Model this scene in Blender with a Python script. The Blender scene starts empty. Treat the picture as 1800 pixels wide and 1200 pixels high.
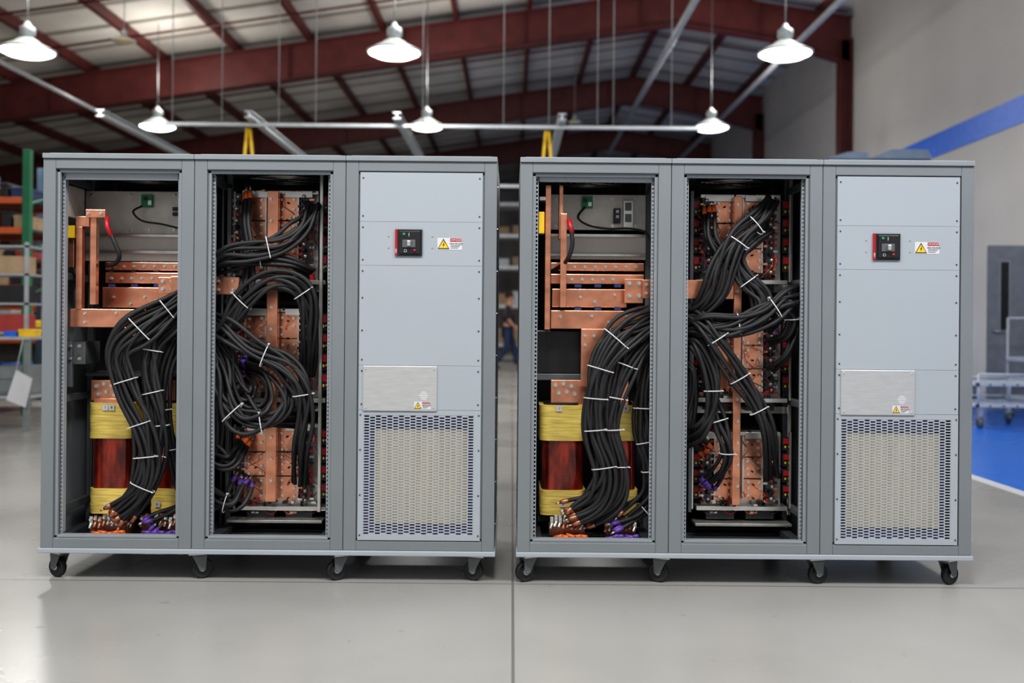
import bpy, math, random
from mathutils import Vector, Matrix
random.seed(7)
S=bpy.context.scene
COL=S.collection
F=1764.0; D=4.0; H=1.034; TH=math.radians(0.5)
ORG={}
def un(px,py):
    u=px-900; v=py-570
    return u+v*TH, v-u*TH
def X(px,py,y=0.0): return un(px,py)[0]/F*(D+y)
def Z(px,py,y=0.0): return H-un(px,py)[1]/F*(D+y)
def P(px,py,y=0.0): return Vector((X(px,py,y),y,Z(px,py,y)))

# ---------------- materials ----------------
MATS={}
def mat(name,col,rough=.5,metal=0.0,var=.06,scale=8,bump=0.0,emit=None,es=1.0,stretch=None,coat=0):
    if name in MATS: return MATS[name]
    m=bpy.data.materials.new(name); m.use_nodes=True
    nt=m.node_tree; b=nt.nodes['Principled BSDF']
    tc=nt.nodes.new('ShaderNodeTexCoord'); mp=nt.nodes.new('ShaderNodeMapping')
    nt.links.new(tc.outputs['Object'],mp.inputs[0])
    if stretch: mp.inputs['Scale'].default_value=stretch
    n=nt.nodes.new('ShaderNodeTexNoise'); n.inputs['Scale'].default_value=scale; n.inputs['Detail'].default_value=4
    nt.links.new(mp.outputs[0],n.inputs['Vector'])
    r=nt.nodes.new('ShaderNodeValToRGB')
    lo=[max(0,c*(1-var*2)) for c in col]; hi=[min(1,c*(1+var*2)) for c in col]
    r.color_ramp.elements[0].position=.3; r.color_ramp.elements[1].position=.7
    r.color_ramp.elements[0].color=(*lo,1); r.color_ramp.elements[1].color=(*hi,1)
    nt.links.new(n.outputs['Fac'],r.inputs['Fac']); nt.links.new(r.outputs[0],b.inputs['Base Color'])
    b.inputs['Roughness'].default_value=rough; b.inputs['Metallic'].default_value=metal
    if coat: b.inputs['Coat Weight'].default_value=coat
    if bump:
        bp=nt.nodes.new('ShaderNodeBump'); bp.inputs['Strength'].default_value=bump; bp.inputs['Distance'].default_value=.002
        nt.links.new(n.outputs['Fac'],bp.inputs['Height']); nt.links.new(bp.outputs[0],b.inputs['Normal'])
    if emit:
        b.inputs['Emission Color'].default_value=(*emit,1); b.inputs['Emission Strength'].default_value=es
    MATS[name]=m; return m
frameM=mat('frame_grey_paint',(.20,.218,.232),.45,var=.02,scale=3)
lipM=mat('lip_grey_paint',(.255,.28,.30),.45,var=.02)
panelM=mat('panel_light_grey_paint',(.375,.408,.445),.42,var=.012,scale=2)
darkin=mat('interior_dark_steel',(.05,.055,.062),.5,.3,var=.1,scale=5)
midin=mat('interior_grey_steel',(.15,.16,.17),.42,.4,var=.08,scale=4)
zinc=mat('zinc_plated_steel',(.66,.64,.60),.28,.8,var=.05,scale=20)
brush=mat('brushed_steel',(.66,.66,.65),.40,.7,var=.03,scale=14,stretch=(1,1,8))
satin=mat('satin_sheet',(.60,.58,.54),.45,.0,var=.04,scale=6)
backp=mat('zinc_back_plate',(.60,.57,.52),.38,.3,var=.07,scale=12)
copper=mat('copper',(.76,.34,.21),.25,.82,var=.12,scale=11,stretch=(1,1,1.6))
copperD=mat('copper_dark',(.38,.16,.10),.35,.7,var=.1,scale=20)
black=mat('black_rubber',(.018,.018,.02),.5,var=.1)
cableM=mat('cable_sheath',(.016,.016,.018),.55,var=.12,scale=40)
blackp=mat('black_plastic',(.02,.02,.022),.35)
white=mat('white_nylon',(.64,.64,.66),.5,var=.02)
orange=mat('orange_boot',(.66,.13,.02),.5)
purple=mat('purple_boot',(.13,.06,.34),.5)
redM=mat('red_plastic',(.40,.012,.018),.4)
yel=mat('yellow_tape',(.80,.60,.15),.5,var=.14,scale=22,bump=1.0,stretch=(.4,.4,5))
yelP=mat('yellow_paint',(.85,.55,.02),.5)
green=mat('green_board',(.02,.25,.11),.4)
beige=mat('filter_beige',(.84,.70,.47),.9,var=.10,scale=20,stretch=(3.0,1,.12))
navy=mat('violet_backing',(.12,.10,.30),.5)
blueP=mat('blue_paint',(.02,.15,.66),.4)
blueI=mat('blue_insulator',(.02,.06,.22),.5)
whitep=mat('white_paint',(.62,.64,.66),.4,var=.02)
cartM=mat('cart_paint',(.56,.60,.64),.4,var=.02)
railM=mat('aluminium_rail',(.46,.49,.51),.4,.3,var=.04)
galv=mat('galvanised_pipe',(.46,.48,.49),.4,.4)
rodM=mat('hanger_grey',(.30,.31,.31),.5,.2)
redsteel=mat('oxide_red_steel',(.115,.022,.02),.5,var=.12,scale=3)
greenp=mat('rack_green',(.02,.18,.08),.5)
orangep=mat('rack_orange',(.62,.12,.03),.5)
card=mat('cardboard',(.45,.32,.20),.85)
brass=mat('brass',(.55,.33,.12),.25,.9)
doorM=mat('door_grey',(.25,.27,.30),.5)
benchM=mat('bench_grey',(.20,.22,.22),.5)
lampglass=mat('lamp_glow',(1,1,1),.5,emit=(1,1,.94),es=8)
lampbody=mat('lamp_prismatic_dome',(.40,.43,.42),.3,.0,emit=(.85,.92,.86),es=.30)
def coilmat():
    m=bpy.data.materials.new('enamelled_winding'); m.use_nodes=True; nt=m.node_tree; b=nt.nodes['Principled BSDF']
    tc=nt.nodes.new('ShaderNodeTexCoord'); w=nt.nodes.new('ShaderNodeTexWave'); w.bands_direction='Z'
    w.inputs['Scale'].default_value=52; w.inputs['Distortion'].default_value=1.0
    nt.links.new(tc.outputs['Object'],w.inputs['Vector'])
    mp=nt.nodes.new('ShaderNodeMapping'); mp.inputs['Scale'].default_value=(1,1,.25); nt.links.new(tc.outputs['Object'],mp.inputs[0])
    n=nt.nodes.new('ShaderNodeTexNoise'); n.inputs['Scale'].default_value=26; nt.links.new(mp.outputs[0],n.inputs['Vector'])
    mu=nt.nodes.new('ShaderNodeMath'); mu.operation='MULTIPLY_ADD'; nt.links.new(w.outputs['Fac'],mu.inputs[0]); mu.inputs[1].default_value=.25; nt.links.new(n.outputs['Fac'],mu.inputs[2])
    r=nt.nodes.new('ShaderNodeValToRGB'); r.color_ramp.elements[0].color=(.05,.003,.002,1); r.color_ramp.elements[0].position=.5; r.color_ramp.elements[1].color=(.48,.045,.015,1); r.color_ramp.elements[1].position=.9
    nt.links.new(mu.outputs[0],r.inputs[0]); nt.links.new(r.outputs[0],b.inputs['Base Color'])
    bp=nt.nodes.new('ShaderNodeBump'); bp.inputs['Strength'].default_value=.25; bp.inputs['Distance'].default_value=.001
    nt.links.new(w.outputs['Fac'],bp.inputs['Height']); nt.links.new(bp.outputs[0],b.inputs['Normal'])
    b.inputs['Roughness'].default_value=.12; b.inputs['Metallic'].default_value=.3; b.inputs['Coat Weight'].default_value=.6; return m
coilM=coilmat()

# ---------------- mesh builder ----------------
class MB:
    def __init__(s): s.v=[]; s.f=[]; s.m=[]; s.s=[]
    def add(s,vs,fs,m=0,sm=False):
        o=len(s.v); s.v+= [Vector(v) for v in vs]
        for f in fs: s.f.append([i+o for i in f]); s.m.append(m); s.s.append(sm)
        return s
    def box(s,x0,x1,y0,y1,z0,z1,m=0):
        if x0>x1:x0,x1=x1,x0
        if y0>y1:y0,y1=y1,y0
        if z0>z1:z0,z1=z1,z0
        return s.add([(x0,y0,z0),(x1,y0,z0),(x1,y1,z0),(x0,y1,z0),(x0,y0,z1),(x1,y0,z1),(x1,y1,z1),(x0,y1,z1)],
          [(0,3,2,1),(4,5,6,7),(0,1,5,4),(1,2,6,5),(2,3,7,6),(3,0,4,7)],m)
    def pbox(s,a,b,c,d,y0,y1,m=0):
        my=(b+d)/2; mx=(a+c)/2
        return s.box(X(a,my,y0),X(c,my,y0),y0,y1,Z(mx,b,y0),Z(mx,d,y0),m)
    def tube(s,pts,r,seg=8,m=0,cap=True,sm=True):
        pts=[Vector(p) for p in pts]; n=len(pts); rr=r if isinstance(r,(list,tuple)) else [r]*n
        vs=[];prev=None
        for i,p in enumerate(pts):
            t=(pts[min(i+1,n-1)]-pts[max(i-1,0)]).normalized()
            if prev is None:
                a=Vector((0,1,0)) if abs(t.y)<.9 else Vector((1,0,0))
                u=t.cross(a).normalized()
            else:
                u=(prev-t*prev.dot(t)).normalized()
            prev=u; w=t.cross(u)
            for k in range(seg):
                an=2*math.pi*k/seg; vs.append(p+(u*math.cos(an)+w*math.sin(an))*rr[i])
        fs=[]
        for i in range(n-1):
            for k in range(seg):
                k2=(k+1)%seg; fs.append((i*seg+k,i*seg+k2,(i+1)*seg+k2,(i+1)*seg+k))
        o=len(s.v); s.add(vs,fs,m,sm)
        if cap:
            s.f.append([o+k for k in reversed(range(seg))]); s.m.append(m); s.s.append(False)
            s.f.append([o+(n-1)*seg+k for k in range(seg)]); s.m.append(m); s.s.append(False)
        return s
    def lathe(s,c,prof,seg=24,m=0,axis='Z'):
        c=Vector(c); vs=[]
        for r,h in prof:
            for k in range(seg):
                a=2*math.pi*k/seg
                q={'Z':Vector((r*math.cos(a),r*math.sin(a),h)),'Y':Vector((r*math.cos(a),h,r*math.sin(a))),'X':Vector((h,r*math.cos(a),r*math.sin(a)))}[axis]
                vs.append(c+q)
        fs=[]
        for i in range(len(prof)-1):
            for k in range(seg):
                k2=(k+1)%seg; fs.append((i*seg+k,i*seg+k2,(i+1)*seg+k2,(i+1)*seg+k))
        s.add(vs,fs,m,True); return s
    def prism(s,poly,y0,y1,m=0):
        n=len(poly); vs=[(x,y0,z) for x,z in poly]+[(x,y1,z) for x,z in poly]
        fs=[tuple(range(n)),tuple(reversed(range(n,2*n)))]+[(i,i+n,(i+1)%n+n,(i+1)%n) for i in range(n)]
        return s.add(vs,fs,m)
    def perf(s,x0,x1,z0,z1,y0,y1,cols,rows,hw=.75,hh=.5,stag=True,m=0):
        pw=(x1-x0)/cols; ph=(z1-z0)/rows
        for c in range(cols):
            a=x0+c*pw; h0=a+pw*(1-hw)/2; h1=a+pw*(1+hw)/2
            s.box(a,h0,y0,y1,z0,z1,m); s.box(h1,a+pw,y0,y1,z0,z1,m)
            off=.5*ph if (stag and c%2) else 0
            zc=z0
            for r in range(rows - (1 if off else 0)):
                ha=z0+off+r*ph+ph*(1-hh)/2; hb=ha+ph*hh
                s.box(h0,h1,y0,y1,zc,ha,m); zc=hb
            s.box(h0,h1,y0,y1,zc,z1,m)
        return s
    def done(s,name,mats,par=None,bevel=0,base=False,label=None,cat=None,group=None,kind=None):
        if not isinstance(mats,(list,tuple)): mats=[mats]
        xs=[v.x for v in s.v]; ys=[v.y for v in s.v]; zs=[v.z for v in s.v]
        c=Vector(((min(xs)+max(xs))/2,(min(ys)+max(ys))/2,min(zs) if base else (min(zs)+max(zs))/2))
        me=bpy.data.meshes.new(name); me.from_pydata([v-c for v in s.v],[],s.f)
        for q in mats: me.materials.append(q)
        me.polygons.foreach_set('material_index',s.m); me.polygons.foreach_set('use_smooth',s.s); me.update()
        return place(me,name,c,par,bevel,label,cat,group,kind)
def place(me,name,c,par=None,bevel=0,label=None,cat=None,group=None,kind=None):
    o=bpy.data.objects.new(name,me); COL.objects.link(o)
    c=Vector(c); ORG[o.name]=c.copy()
    if par: o.parent=par; o.location=c-ORG[par.name]
    else: o.location=c
    if bevel:
        b=o.modifiers.new('b','BEVEL'); b.width=bevel; b.segments=2; b.limit_method='ANGLE'; b.angle_limit=.6
    if label:o['label']=label
    if cat:o['category']=cat
    if group:o['group']=group
    if kind:o['kind']=kind
    return o
def empty(name,c,par=None,label=None,cat=None,group=None):
    o=place(None,name,c,par,0,label,cat,group); o.empty_display_size=.1; return o
def text(s,size,loc,m,par,name='lettering',align='CENTER'):
    cu=bpy.data.curves.new('t','FONT'); cu.body=s; cu.size=size; cu.align_x=align; cu.align_y='CENTER'; cu.extrude=.0003
    t=bpy.data.objects.new('t',cu); COL.objects.link(t)
    dg=bpy.context.evaluated_depsgraph_get(); me=bpy.data.meshes.new_from_object(t.evaluated_get(dg))
    bpy.data.objects.remove(t); me.materials.clear(); me.materials.append(m)
    o=place(me,name,loc,par); o.rotation_euler=(math.pi/2,0,0); return o

def bolt_me(r,h):
    b=MB(); b.lathe((0,0,0),[(0,0),(r*1.35,0),(r*1.35,-h*.25),(r,-h*.25)],14,0,'Y')
    hx=[(r*math.cos(k*math.pi/3),r*math.sin(k*math.pi/3)) for k in range(6)]
    b.prism(hx,-h,-h*.2)
    me=bpy.data.meshes.new('bolt'); me.from_pydata(b.v,[],b.f); me.materials.append(zinc); return me
B1=bolt_me(.007,.012); B2=bolt_me(.0052,.011)
scr=MB(); scr.lathe((0,0,0),[(0,-.003),(.0024,-.003),(.0034,0)],10,0,'Y')
SCR=bpy.data.meshes.new('screw'); SCR.from_pydata(scr.v,[],scr.f); SCR.materials.append(darkin)
SCZ=SCR.copy(); SCZ.materials.clear(); SCZ.materials.append(zinc)
def bolts(par,pts,y,me=None,name='bolt'):
    for (a,b) in pts: place(me or B1,name,P(a,b,y),par)

# ---------------- cables ----------------
def cr(p0,p1,p2,p3,t):
    return .5*((2*p1)+(p2-p0)*t+(2*p0-5*p1+4*p2-p3)*t*t+(3*p1-p0-3*p2+p3)*t**3)
def path(pts,M=7):
    ws=[(P(a,b,y),s/441.0) for a,b,y,s in pts]; out=[]
    n=len(ws)
    for i in range(n-1):
        q=[ws[max(i-1,0)],ws[i],ws[i+1],ws[min(i+2,n-1)]]
        for k in range(M):
            t=k/M; out.append((cr(q[0][0],q[1][0],q[2][0],q[3][0],t),cr(q[0][1],q[1][1],q[2][1],q[3][1],t)))
    out.append(ws[-1]); return out
def bundle(par,pts,n,r=.0092,ties=(),eb=None,sb=None,wob=.38):
    sm=path(pts); L=len(sm); fr=[]
    for i in range(L):
        T=(sm[min(i+1,L-1)][0]-sm[max(i-1,0)][0]).normalized()
        N=T.cross(Vector((0,1,0)))
        if N.length<.2: N=Vector((0,0,1))
        N.normalize(); Dp=N.cross(T).normalized()
        if Dp.y>0: Dp=-Dp
        fr.append((sm[i][0],sm[i][1],T,N,Dp))
    for c in range(n):
        a=-1+2*(c+.5)/n; lay=(c%2)*1.6-.8; ph=random.random()*6.28; wq=random.uniform(.12,.3); lw=random.uniform(.4,1.3)
        pl=[]
        for i,(p,sp,T,N,Dp) in enumerate(fr):
            aa=a+wob*math.sin(i*wq+ph)
            pl.append(p+N*aa*sp+Dp*(lay*r*lw+ .005*math.sin(i*wq*1.3+ph*2)))
        o=MB().tube(pl,r*random.uniform(.92,1.06),8).done('power_cable',cableM,par)
        for bm,ends in ((eb,(pl[-1],pl[-2])),(sb,(pl[0],pl[1]))):
            if bm:
                e,e2=ends; d=(e-e2).normalized()
                MB().tube([e-d*.015,e+d*.010,e+d*.022],[r*1.08,r*1.08,r*.7],8).done('cable_boot',bm,o)
                MB().tube([e+d*.022,e+d*.04],[r*.4,r*.4],6).done('cable_lug',zinc,o)
    for t in ties:
        i=min(L-1,int(t*(L-1))); p,sp,T,N,Dp=fr[i]
        A=sp*1.04+r*.9+.001; Bq=r*2.2+.002; vs=[]; K=20
        for k in range(K):
            an=2*math.pi*k/K; q=N*A*math.cos(an)+Dp*Bq*(math.copysign(abs(math.sin(an))**.6,math.sin(an)))
            for dt,sc in ((-.0020,1),(.0020,1),(.0020,.95),(-.0020,.95)): vs.append(p+q*sc+T*dt)
        fs=[]
        for k in range(K):
            k2=(k+1)%K
            for j in range(4): fs.append((k*4+j,k*4+(j+1)%4,k2*4+(j+1)%4,k2*4+j))
        b=MB().add(vs,fs,0,False); h=p+N*A*.8+Dp*Bq*.8
        b.tube([h,h+N*.010+Dp*.005],.0024,6)
        b.done('cable_tie',white,par)

# ---------------- cabinets ----------------
W=.604; ZB=.128; ZT=1.680; DEP=.80
def screws(par,pts,y,me=None):
    for a,b in pts: place(me or SCR,'panel_screw',(a,y,b),par)
WC=[redM,blackp,orange,orange,purple,redM,blackp,zinc]
def module(par,a,b,c,d,y,plates,terms):
    e=empty('power_module',P((a+c)/2,d,y+.1),par)
    hb=MB(); hb.pbox(a,b,c,d,y+.05,y+.30,0)
    hb.pbox(a-8,d,c+12,d+7,y-.02,y+.3,0); hb.pbox(a,b-3,c,b+3,y-.01,y+.3,0)
    hb.pbox(a-16,b-2,a-13,d+4,y-.01,y+.01,0); hb.pbox(c+16,b-2,c+19,d+4,y-.01,y+.01,0)
    hb.done('module_housing',[zinc],e,.001)
    for k in range(2):
        m0=a+(c-a)*(k*.5+.06); m1=a+(c-a)*(k*.5+.42)
        MB().pbox(m0,d+7,m1,d+22,y+.0,y+.2).done('cooling_fan',blackp,e,.003)
        MB().pbox(m0+8,d+9,m0+20,d+12,y-.004,y).done('fan_label',zinc,e)
        MB().pbox(m0,b-2,m1,b+9,y-.016,y+.0).done('end_cap',zinc,e,.001)
    hgt=d-b
    for (p,q) in plates:
        h3=(hgt-14)/3
        for sgm in range(3):
            MB().pbox(p,b+4+sgm*h3,q,b+4+(sgm+1)*h3-1.6,y,y+.05).done('copper_plate',copper,e,.0015)
        for ex in (p,q):
            MB().pbox(ex-1.2,b+4,ex+1.2,d-12,y-.004,y+.03).done('edge_bracket',zinc,e)
        rows=9
        for r in range(rows):
            yy=b+14+(hgt-34)*r/(rows-1)
            for xx in (p+(q-p)*.22,p+(q-p)*.8):
                if random.random()<.92: place(B2,'bolt',P(xx+random.uniform(-1,1),yy+random.uniform(-2,2),y),e)
            if r%2==0:
                MB().lathe(P((p+q)/2+random.uniform(-2,2),yy+5,y),[(0,-.016),(.004,-.016),(.004,0)],8,0,'Y').done('standoff',blackp,e)
    hw=MB()
    for (p,q) in terms:
        MB().pbox(p,b+2,q,d-8,y+.01,y+.05).done('terminal_strip',midin,e,.001)
        k=0; yy=b+8
        while yy<d-12:
            cx=(p+q)/2+random.uniform(-2,2)
            MB().lathe(P(cx,yy,y),[(0,-.026),(.007,-.026),(.0095,-.006),(.0095,.01)],10,0,'Y').done('terminal_stud',(zinc,blackp,zinc,copperD)[k%4],e)
            hw.pbox(p-4+random.uniform(-2,2),yy+4,p+3,yy+8,y-.012,y,random.choice((0,1,2,3)))
            hw.pbox(q-3,yy+3,q+4+random.uniform(-2,2),yy+7,y-.010,y,random.choice((0,1,2,3)))
            yy+=10.5; k+=1
    for k in range(16):
        xx=random.uniform(a,c-8); yy=d-random.uniform(4,14); hw.pbox(xx,yy,xx+random.uniform(3,9),yy+random.uniform(3,7),y-.015,y+.02,random.choice((0,1,1,3)))
    for k in range(10):
        xx=random.uniform(a,c-8); yy=b-random.uniform(-2,6); hw.pbox(xx,yy,xx+random.uniform(3,7),yy+random.uniform(3,6),y-.015,y+.02,random.choice((0,1,1,2)))
    hw.done('wiring_hardware',[redM,blackp,copper,zinc],e,.0006,kind='stuff')
    for side in (a-13,c+4):
        n=4
        for r in range(n):
            yy=b+6+r*(hgt-16)/n; hh=(hgt-16)/n-4
            cb=MB(); cb.pbox(side,yy,side+12,yy+hh,y+.03,y+.12,0); cb.pbox(side+1,yy+3,side+10,yy+hh*.5,y+.026,y+.03,1); cb.pbox(side+3,yy+hh*.65,side+6,yy+hh*.8,y+.027,y+.03,2)
            cb.lathe(P(side+10,yy+hh*.7,y+.03),[(0,-.012),(.004,-.012),(.004,0)],8,3,'Y')
            cb.done('connector_block',[blackp,redM,yelP,zinc],e,.001)
    for w in range(22):
        x0=random.uniform(a+4,c-4) if w%2 else random.choice((a+3,c-10))+random.uniform(-5,5); y0=random.uniform(b+4,d-30); pl=[]
        x1=x0+random.uniform(-30,30); x1=max(a,min(c,x1)); y1=min(d+8,y0+random.uniform(14,50)); am=random.uniform(2,6)
        for t in range(13):
            t/=12; pl.append(P(x0+(x1-x0)*t+am*math.sin(t*7+w),y0+(y1-y0)*t,y-.006-.02*math.sin(t*math.pi)))
        MB().tube(pl,.0015,5).done('wire',WC[w%8],e)
    for w in range(4):
        pl=[]
        for t in range(13):
            an=t/12*math.pi; x0=a+15+w*(c-a-30)/3
            pl.append(P(x0+12*math.cos(an),d+2+11*math.sin(an),y-.01))
        MB().tube(pl,.0017,5).done('wire',(blackp,redM,orange,blackp)[w],e)
    return e
def coil(par,a,c,yt,yb,y,nums):
    e=empty('transformer_coil',P((a+c)/2,yb,y+.12),par)
    def band(p0,p1,gr,m,nm):
        x0=X(a,(p0+p1)/2,y)-gr; x1=X(c,(p0+p1)/2,y)+gr; z1=Z((a+c)/2,p0,y); z0=Z((a+c)/2,p1,y); y0=y-gr; y1=y+.27+gr; k=.035
        poly=[]
        for cx,cy,s0 in ((x1-k,y0+k,-90),(x1-k,y1-k,0),(x0+k,y1-k,90),(x0+k,y0+k,180)):
            for j in range(5):
                an=math.radians(s0+j*22.5); poly.append((cx+k*math.cos(an),cy+k*math.sin(an)))
        n=len(poly); b=MB()
        if m is yel:
            K=9; vs=[]
            mxx=(x0+x1)/2; myy=(y0+y1)/2
            for l in range(K+1):
                z=z0+(z1-z0)*l/K
                for (p,q) in poly:
                    g=1+random.uniform(-.016,.016); vs.append((mxx+(p-mxx)*g,myy+(q-myy)*g,z))
            b.add(vs,[(l*n+i,l*n+(i+1)%n,(l+1)*n+(i+1)%n,(l+1)*n+i) for l in range(K) for i in range(n)],0,True)
            b.add(vs[:n]+vs[-n:],[tuple(reversed(range(n))),tuple(range(n,2*n))],0,False)
        else:
            vs=[(p,q,z0) for p,q in poly]+[(p,q,z1) for p,q in poly]
            b.add(vs,[(i,(i+1)%n,(i+1)%n+n,i+n) for i in range(n)],0,True)
            b.add(vs,[tuple(reversed(range(n))),tuple(range(n,2*n))],0,False)
        return b.done(nm,m,e)
    band(yt,yt+62,.008,yel,'tape_wrap'); band(yb-44,yb,.008,yel,'tape_wrap'); band(yt+61,yb-43,0,coilM,'winding')
    band(yt-4,yt,-.01,blackp,'end_spacer')
    for i,(num,nx,ny) in enumerate(nums):
        g=MB().pbox(nx-5,ny-5,nx+5,ny+5,y-.014,y-.013).done('number_tag',white,e)
        text(num,.016,P(nx,ny,y-.0145),blackp,g)
def caster(par,x,y,ang):
    r=.040; e=empty('caster',(x,y,0),par)
    MB().lathe((x,y+.018,r),[(0,-.014),(.014,-.014),(.016,-.010),(.031,-.010),(.036,-.014),(r,-.009),(r,.009),(.036,.014),(.031,.010),(.016,.010),(.014,.014),(0,.014)],28,0,'X').done('wheel',black,e)
    MB().lathe((x,y+.018,r),[(0,-.0175),(.012,-.0175),(.012,.0175),(0,.0175)],16,0,'X').done('hub',zinc,e)
    b=MB()
    for sx in (-.025,.020):
        b.add([(x+sx,y+.006,.036),(x+sx,y+.030,.036),(x+sx,y+.034,.095),(x+sx,y-.022,.095),(x+sx+.005,y+.006,.036),(x+sx+.005,y+.030,.036),(x+sx+.005,y+.034,.095),(x+sx+.005,y-.022,.095)],
          [(0,1,2,3),(7,6,5,4),(0,4,5,1),(1,5,6,2),(2,6,7,3),(3,7,4,0)])
    b.box(x-.025,x+.025,y-.022,y+.034,.090,.1)
    b.tube([(x-.029,y+.018,r),(x+.029,y+.018,r)],.0055,10)
    b.done('fork',midin,e,.0015)
    MB().box(x-.038,x+.038,y-.038,y+.038,.101,.1085).done('mounting_plate',zinc,e,.001)
    e.rotation_euler=(0,0,math.radians(ang))
def fan(par,cx,cy,z):
    e=empty('cooling_fan',(cx,cy,z),par)
    pr=[(.13,0),(.15,0),(.15,-.02),(.13,-.02),(.13,0)]
    MB().lathe((cx,cy,z),pr,36).done('fan_ring',blackp,e)
    b=MB(); b.lathe((cx,cy,z),[(0,-.018),(.045,-.018),(.045,0),(0,0)],24)
    for k in range(7):
        a=k*2*math.pi/7; u=Vector((math.cos(a),math.sin(a),0)); v=Vector((-math.sin(a),math.cos(a),0)); c=Vector((cx,cy,z-.008))
        p=[c+u*.04-v*.018+Vector((0,0,.006)),c+u*.04+v*.018-Vector((0,0,.006)),c+u*.125+v*.035-Vector((0,0,.006)),c+u*.125-v*.03+Vector((0,0,.006))]
        b.add(p,[(0,1,2,3)])
    b.done('fan_blades',blackp,e)
    b=MB()
    for rr in (.06,.085,.11,.135):
        b.tube([(cx+rr*math.cos(t*math.pi/16),cy+rr*math.sin(t*math.pi/16),z-.026) for t in range(33)],.0015,5,cap=False)
    for k in range(4):
        a=k*math.pi/2+.4; b.tube([(cx,cy,z-.026),(cx+.15*math.cos(a),cy+.15*math.sin(a),z-.026)],.0018,5)
    b.done('finger_guard',zinc,e)

def cabinet(x0,label,casters,angs):
    root=empty('power_cabinet',(x0+1.5*W,DEP/2,0),None,label,'electrical cabinet','three-bay power cabinets on casters')
    for i in range(3):
        a=x0+i*W+.001; c=x0+(i+1)*W-.001
        f=MB()
        pw=.05; lw=.014
        for (s0,s1,l0,l1) in ((a,a+pw,a+pw,a+pw+lw),(c-pw,c,c-pw-lw,c-pw)):
            f.box(s0,s1,0,.03,ZB,ZT); f.box(s0 if s0==a else c-.02,a+.02 if s0==a else c,.03,.07,ZB,ZT)
            f.box(l0,l1,.012,.03,ZB,ZT,1)
        f.box(a+pw,c-pw,0,.03,ZT-.040,ZT); f.box(a+pw,c-pw,.012,.03,ZT-.054,ZT-.040,1)
        f.box(a+pw,c-pw,0,.03,ZB,ZB+.038); f.box(a+pw,c-pw,.012,.05,ZB+.038,ZB+.050,1)
        f.box(a,a+.03,DEP-.06,DEP-.02,ZB,ZT); f.box(c-.03,c,DEP-.06,DEP-.02,ZB,ZT)
        f.done('bay_frame',[frameM,lipM],root,.0025)
        t=MB(); t.box(a-.0005,c+.0005,-.008,DEP,ZT,ZT+.020); t.box(a+.02,c-.02,.01,DEP-.01,ZT+.020,ZT+.024)
        t.done('top_cover',lipM,root,.004)
        if i<2:
            r=MB()
            ys=.035
            r.perf(a+pw+lw-.002,a+pw+lw+.010,ZB+.05,ZT-.055,ys,ys+.002,1,88,.55,.55,False)
            r.perf(c-pw-lw-.010,c-pw-lw+.002,ZB+.05,ZT-.055,ys,ys+.002,1,88,.55,.55,False)
            r.box(a+pw+lw-.002,a+pw+lw,ys,ys+.05,ZB+.05,ZT-.055); r.box(c-pw-lw,c-pw-lw+.002,ys,ys+.05,ZB+.05,ZT-.055)
            r.done('perforated_rail',panelM,root)
    bs=MB(); bs.box(x0-.004,x0+3*W+.004,-.012,DEP,.109,ZB); bs.done('base_plate',panelM,root,.003)
    MB().box(x0+.001,x0+.006,.07,DEP-.02,ZB,ZT).done('side_panel',frameM,root)
    MB().box(x0+3*W-.006,x0+3*W-.001,.03,DEP-.02,ZB,ZT).done('side_panel',frameM,root)
    for k in range(9): place(SCZ,'panel_screw',(x0+3*W,.06+.0,ZB+.1+k*.17),root).rotation_euler=(0,0,math.pi/2)
    MB().box(x0+.006,x0+3*W-.006,DEP-.02,DEP-.012,ZB,ZT).done('rear_panel',darkin,root)
    MB().box(x0+W-.004,x0+W+.004,.40,DEP-.06,ZB,ZT).done('bay_partition',midin,root)
    MB().box(x0+2*W-.004,x0+2*W+.004,.07,DEP-.06,ZB,ZT).done('bay_partition',midin,root)
    ins=MB()
    for i in range(2):
        a=x0+i*W
        for yy in (.36,.62):
            ins.box(a+.03,a+.055,yy,yy+.03,ZB,ZT); ins.box(a+W-.055,a+W-.03,yy,yy+.03,ZB,ZT)
        for zz in (.25,.7,1.2,1.6):
            ins.box(a+.032,a+.05,.07,.62,zz,zz+.03)
            ins.box(a+W-.05,a+W-.032,.07,.62,zz,zz+.03)
    ins.done('inner_rail',midin,root,.002)
    fl=MB()
    for i in range(2):
        a=x0+i*W
        for k in range(6): fl.box(a+.06,a+W-.06,.06+k*.12,.13+k*.12,ZB+.004,ZB+.02)
        fl.box(a+.06,a+.1,.05,.75,ZB+.02,ZB+.05); fl.box(a+W-.1,a+W-.06,.05,.75,ZB+.02,ZB+.05)
    fl.done('floor_tray',darkin,root,.002)
    for i in range(2): fan(root,x0+(i+.5)*W,.30,ZT-.012)
    for (px,py),g in zip(casters,angs): caster(root,X(px,py,.05),.05,g)
    for k in range(4): caster(root,x0+.08+k*(3*W-.16)/3,DEP-.12,(40,75,-60,110)[k])
    a=x0+2*W+.058; c=x0+3*W-.058
    cuts=[(ZT-.045,1.4394),(1.4386,1.2650),(1.2642,.8670),(.8662,.6900),(.6892,ZB+.042)]
    names=['blank_panel','breaker_panel','blank_panel','access_panel']
    pan=[]
    for n,(t,b) in zip(names,cuts[:4]):
        o=MB().box(a,c,-.002,.010,b,t).done(n,panelM,root,.0005); pan.append(o)
        hs=[b+.022,t-.022]+([ (t+b)/2-.06,(t+b)/2+.07] if t-b>.3 else [])
        screws(o,[(xx,z) for z in hs for xx in (a+.012,c-.012)],-.002)
    t,b=cuts[4]; v=MB(); gx0=a+.022; gx1=c-.028; gz0=b+.022; gz1=t-.020
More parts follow.
